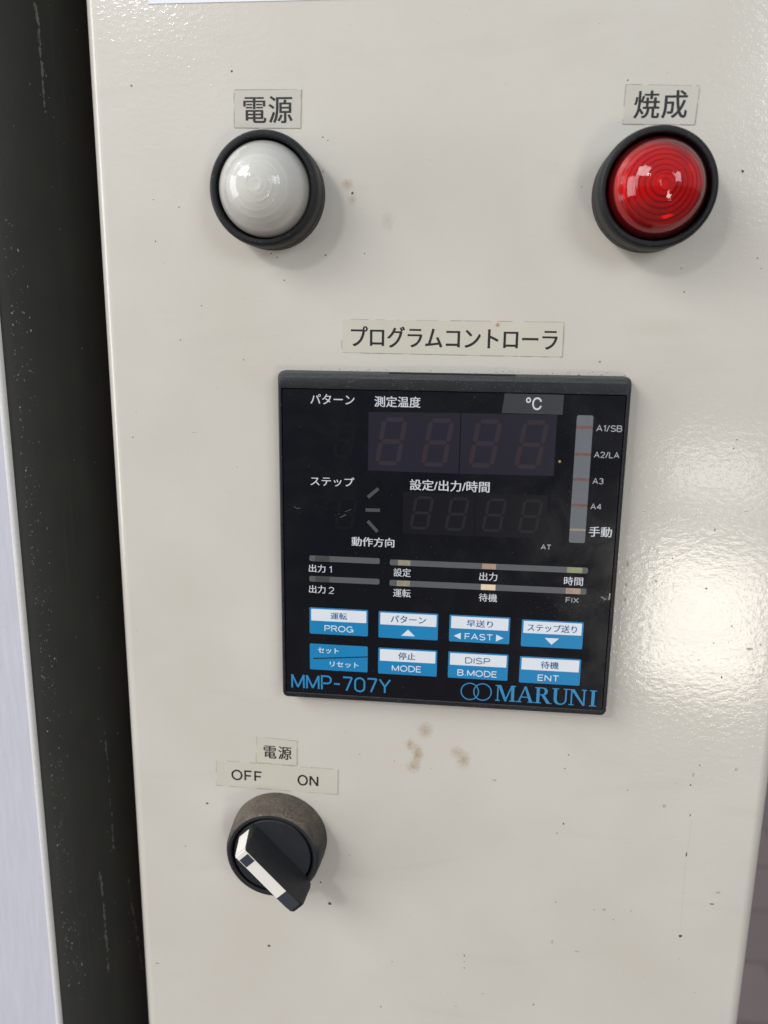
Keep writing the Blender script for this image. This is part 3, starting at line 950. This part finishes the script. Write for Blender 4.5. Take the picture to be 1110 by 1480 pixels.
# keys
def key(cu, cv, kind, top, bottom):
    w, h = 17.3, 8.15
    b = MB(O)
    b.prism(rrect(cu - w / 2, cu + w / 2, cv - h / 2, cv + h / 2, .35, 3), FD - .1, FD + .10, .05)
    o = b.build('key', KEY_BLUE, ctl)
    z = FD + .12
    if kind != 'split':
        b = MB(O)
        b.poly(rrect(cu - w / 2 + .5, cu + w / 2 - .5, cv + .05, cv + h / 2 - .4, .15, 2), z)
        b.build('white_field', KEY_WHITE, o)
    (t, u, v, tw, th, wt) = top
    b = MB(O)
    if t == 'DISP':
        stroke_text(b, t, u, v, tw, th, z + .02, .25)
    else:
        bold_text(b, t, u, v, tw, th, z + .02, .045)
    b.build('lettering', KEY_TEXT if kind == 'split' else KEY_INK, o)
    if bottom:
        (t, u, v, tw, th, wt) = bottom
        b = MB(O)
        if t[0] < 'a':
            stroke_text(b, t, u, v, tw, th, z + .02, .27)
        else:
            bold_text(b, t, u, v, tw, th, z + .02, .045)
        b.build('lettering', KEY_TEXT, o)
    b = MB(O)
    if kind == 'up':
        b.poly([(cu - 2.0, cv - 3.15), (cu + 2.0, cv - 3.15), (cu, cv - 1.15)], z)
    elif kind == 'down':
        b.poly([(cu - 2.0, cv - 1.15), (cu, cv - 3.15), (cu + 2.0, cv - 1.15)], z)
    elif kind == 'fast':
        b.poly([(3.05, -25.3), (5.1, -26.3), (5.1, -24.3)], z)
        b.poly([(17.3, -25.3), (15.2, -24.3), (15.2, -26.4)], z)
    elif kind == 'split':
        b.poly([(-38.2, -34.95), (-22.0, -33.5), (-22.0, -33.15), (-38.2, -34.6)], z)
        b.build('dividing_line', GROOVE, o)
        return o
    else:
        return o
    b.build('arrow_mark', KEY_TEXT, o)
    return o
R1, R2 = -23.0, -34.3
KX = (-30.57, -10.17, 10.38, 30.98)
key(KX[0], R1 + .1, '', ('運転', -30.54, -21.1, 4.9, 2.1, .004), ('PROG', -30.49, -25.05, 8.6, 1.95, -.004))
key(KX[1], R1, 'up', ('パターン', -10.19, -21.1, 10.3, 2.2, -.004), None)
key(KX[2], R1 - .05, 'fast', ('早送り', 10.39, -21.3, 7.5, 2.15, .0), ('FAST', 10.27, -25.3, 8.1, 1.95, .0))
key(KX[3], R1 - .4, 'down', ('ステップ送り', 30.85, -21.6, 13.9, 2.25, -.004), None)
key(KX[0], R2 + .1, 'split', ('セット', -33.69, -32.03, 6.3, 1.75, .004), ('リセット', -28.9, -36.2, 8.6, 1.75, .004))
key(KX[1], R2, '', ('停止', -10.4, -32.45, 5.0, 2.25, .0), ('MODE', -10.4, -36.35, 8.7, 1.95, .0))
key(KX[2], R2 - .05, '', ('DISP', 10.22, -32.7, 7.2, 1.95, -.01), ('B.MODE', 10.24, -36.6, 11.5, 1.95, .0))
key(KX[3], R2 - .3, '', ('待機', 30.84, -32.8, 5.1, 2.2, .0), ('ENT', 30.67, -36.8, 6.1, 1.95, .0))

# wear on the face plate: scratches by the right edge and grains of dirt
for i in range(46):
    u, v = random.gauss(45.0, .9), random.gauss(-12.1, .35)
    if u > 46.3: u = 46.2 - random.random() * .6
    v += (u - 45) * .3
    fp.mat(1).poly(rotpts(box2(u, u + random.uniform(.1, .7), v, v + random.uniform(.04, .13)), u, v, random.uniform(0, 50)), FD + .02)
fp.mat(1).poly(stroke(((46.15, -12.3), (46.25, -10.3)), .28), FD + .021)
for i in range(70):
    u, v = random.gauss(33, 6), random.gauss(-15.6, 1.2)
    if -47 < u < 46:
        r = random.uniform(.04, .1)
        fp.mat(1).poly([(u - r, v - r * .6), (u + r, v - r * .5), (u + r * .7, v + r * .6), (u - r * .8, v + r * .7)], FD + .02)
for (p, q, w) in (((-31.5, 9.1), (-27.0, 11.0), .12), ((-30.2, 8.5), (-28.0, 9.6), .2), ((-43.5, 11.2), (-42.6, 10.6), .14), ((-42.6, 10.6), (-41.6, 10.9), .14)):
    fp.mat(1).poly(stroke((p, q), w), FD + .02)
fp.mat(2).poly(stroke(((46.05, -12.3), (46.15, -10.4)), .2), FD + .03)
for i in range(9):
    u, v = random.uniform(43.6, 45.9), -12.0 + random.gauss(0, .3)
    fp.mat(2).poly(rotpts(box2(u, u + .5, v, v + .09), u, v, random.uniform(5, 40)), FD + .03)
fp.build('face_plate', [FACE, simple('faint_scratch', (0.10, 0.10, 0.10, 1), .8, var=.6, vscale=700), SCRATCH], ctl)
b = MB(O)
b.lathe([(.38, FD), (.36, FD + .2), (.2, FD + .32)], 30.2, 26.4, 10, True)
b.build('grit_grain', GOLD, ctl)

# ------------------------------------------------------------------ selector switch
KU, KV = -50.8, -99.2
o = (KU, KV, 0)
sw = empty('selector_switch', o, 'black rotary selector switch with dusty collar and white striped handle at OFF', 'switch')
b = MB(o)
b.lathe([(15.5, .02), (15.5, 1.2), (15.2, 6.0), (14.9, 9.0), (14.5, 10.0), (14.0, 10.5), (13.2, 10.6), (12.8, 10.3), (12.7, 8.0)], KU, KV, 96)
for i in range(96 * 6, len(b.mi)):
    b.mi[i] = 1
b.build('collar', [COLLAR, GROOVE], sw, 30)
b = MB(o)
b.lathe([(12.65, 8.2), (12.2, 8.3)], KU, KV, 72)
b.build('groove', GROOVE, sw)
b = MB(o)
b.lathe([(12.15, 8.0), (12.15, 9.9), (11.9, 10.3), (.5, 10.35)], KU, KV, 96, True)
b.build('dial_disc', DISC, sw, 30)
ex, en = Vector((.692, -.722)), Vector((.722, .692))
def H(s_, w, d):
    return (KU + ex.x * s_ + en.x * w, KV + ex.y * s_ + en.y * w, d)
# handle: rows of cross-sections along its length (s, half width at foot, half width at ridge, foot d, ridge d)
rows = [(-11.9, 3.3, 2.2, 10.2, 11.2), (-11.7, 3.5, 2.35, 10.2, 12.0), (-10.35, 3.6, 2.35, 10.2, 19.9), (-10.0, 3.6, 2.35, 10.2, 20.4), (-4, 3.75, 2.35, 10.2, 20.5), (4, 3.7, 2.35, 10.2, 20.5),
        (11.5, 3.5, 2.35, 10.2, 20.4), (13.6, 3.3, 2.3, 10.4, 20.2), (14.6, 3.0, 2.0, 10.9, 19.6), (15.0, 2.7, 1.7, 11.6, 18.6), (15.1, 2.5, 1.5, 12.2, 17.0)]
lp = []
for (s_, wf, wr, df, drr) in rows:
    c = 1.0 if drr - df > 2 else .08
    lp.append([H(s_, -wf, df), H(s_, -wr - .06, drr - .75 * c), H(s_, -wr + .0, drr - .32 * c), H(s_, -wr + .16 * c, drr - .08 * c), H(s_, -wr + .38 * c, drr),
               H(s_, wr - .38 * c, drr), H(s_, wr - .16 * c, drr - .08 * c), H(s_, wr, drr - .32 * c), H(s_, wr + .06, drr - .75 * c), H(s_, wf, df)])
b = MB(o)
b.loft([list(reversed(l)) for l in lp], cap0=True, cap1=True)
hd = b.build('handle', KNOB, sw, 30)
def onridge(s0, s1, d0, d1, hw, t, name, m):
    b = MB(o)
    lo = [H(s0, -hw, d0 + t), H(s0, hw, d0 + t), H(s1, hw, d1 + t), H(s1, -hw, d1 + t)]
    b.add(lo, [[3, 2, 1, 0]])
    b.add([H(s0, -hw, d0 - .1), H(s0, hw, d0 - .1), H(s1, hw, d1 - .1), H(s1, -hw, d1 - .1)] + lo, [[0, 1, 5, 4], [1, 2, 6, 5], [2, 3, 7, 6], [3, 0, 4, 7]])
    return b.build(name, m, hd)
onridge(-9.95, 7.6, 20.46, 20.5, 1.98, .10, 'white_stripe', WHITE_PLASTIC)
onridge(7.75, 13.5, 20.47, 20.26, 1.98, .08, 'tip_plate', TIP)
# white cap running down the sloping end of the handle
b = MB(o)
e0, e1 = (-11.66, 12.1), (-10.37, 19.75)
b.add([H(e0[0] - .06, -2.15, e0[1]), H(e0[0] - .06, 2.15, e0[1]), H(e1[0] - .06, 2.15, e1[1]), H(e1[0] - .06, -2.15, e1[1]), H(-9.95, 2.1, 20.58), H(-9.95, -2.1, 20.58)],
      [[3, 2, 1, 0], [5, 4, 2, 3]])
b.build('white_end', WHITE_PLASTIC, hd)
onridge(-8.7, -5.7, 20.5, 20.5, 1.75, .16, 'dark_window', TIP)
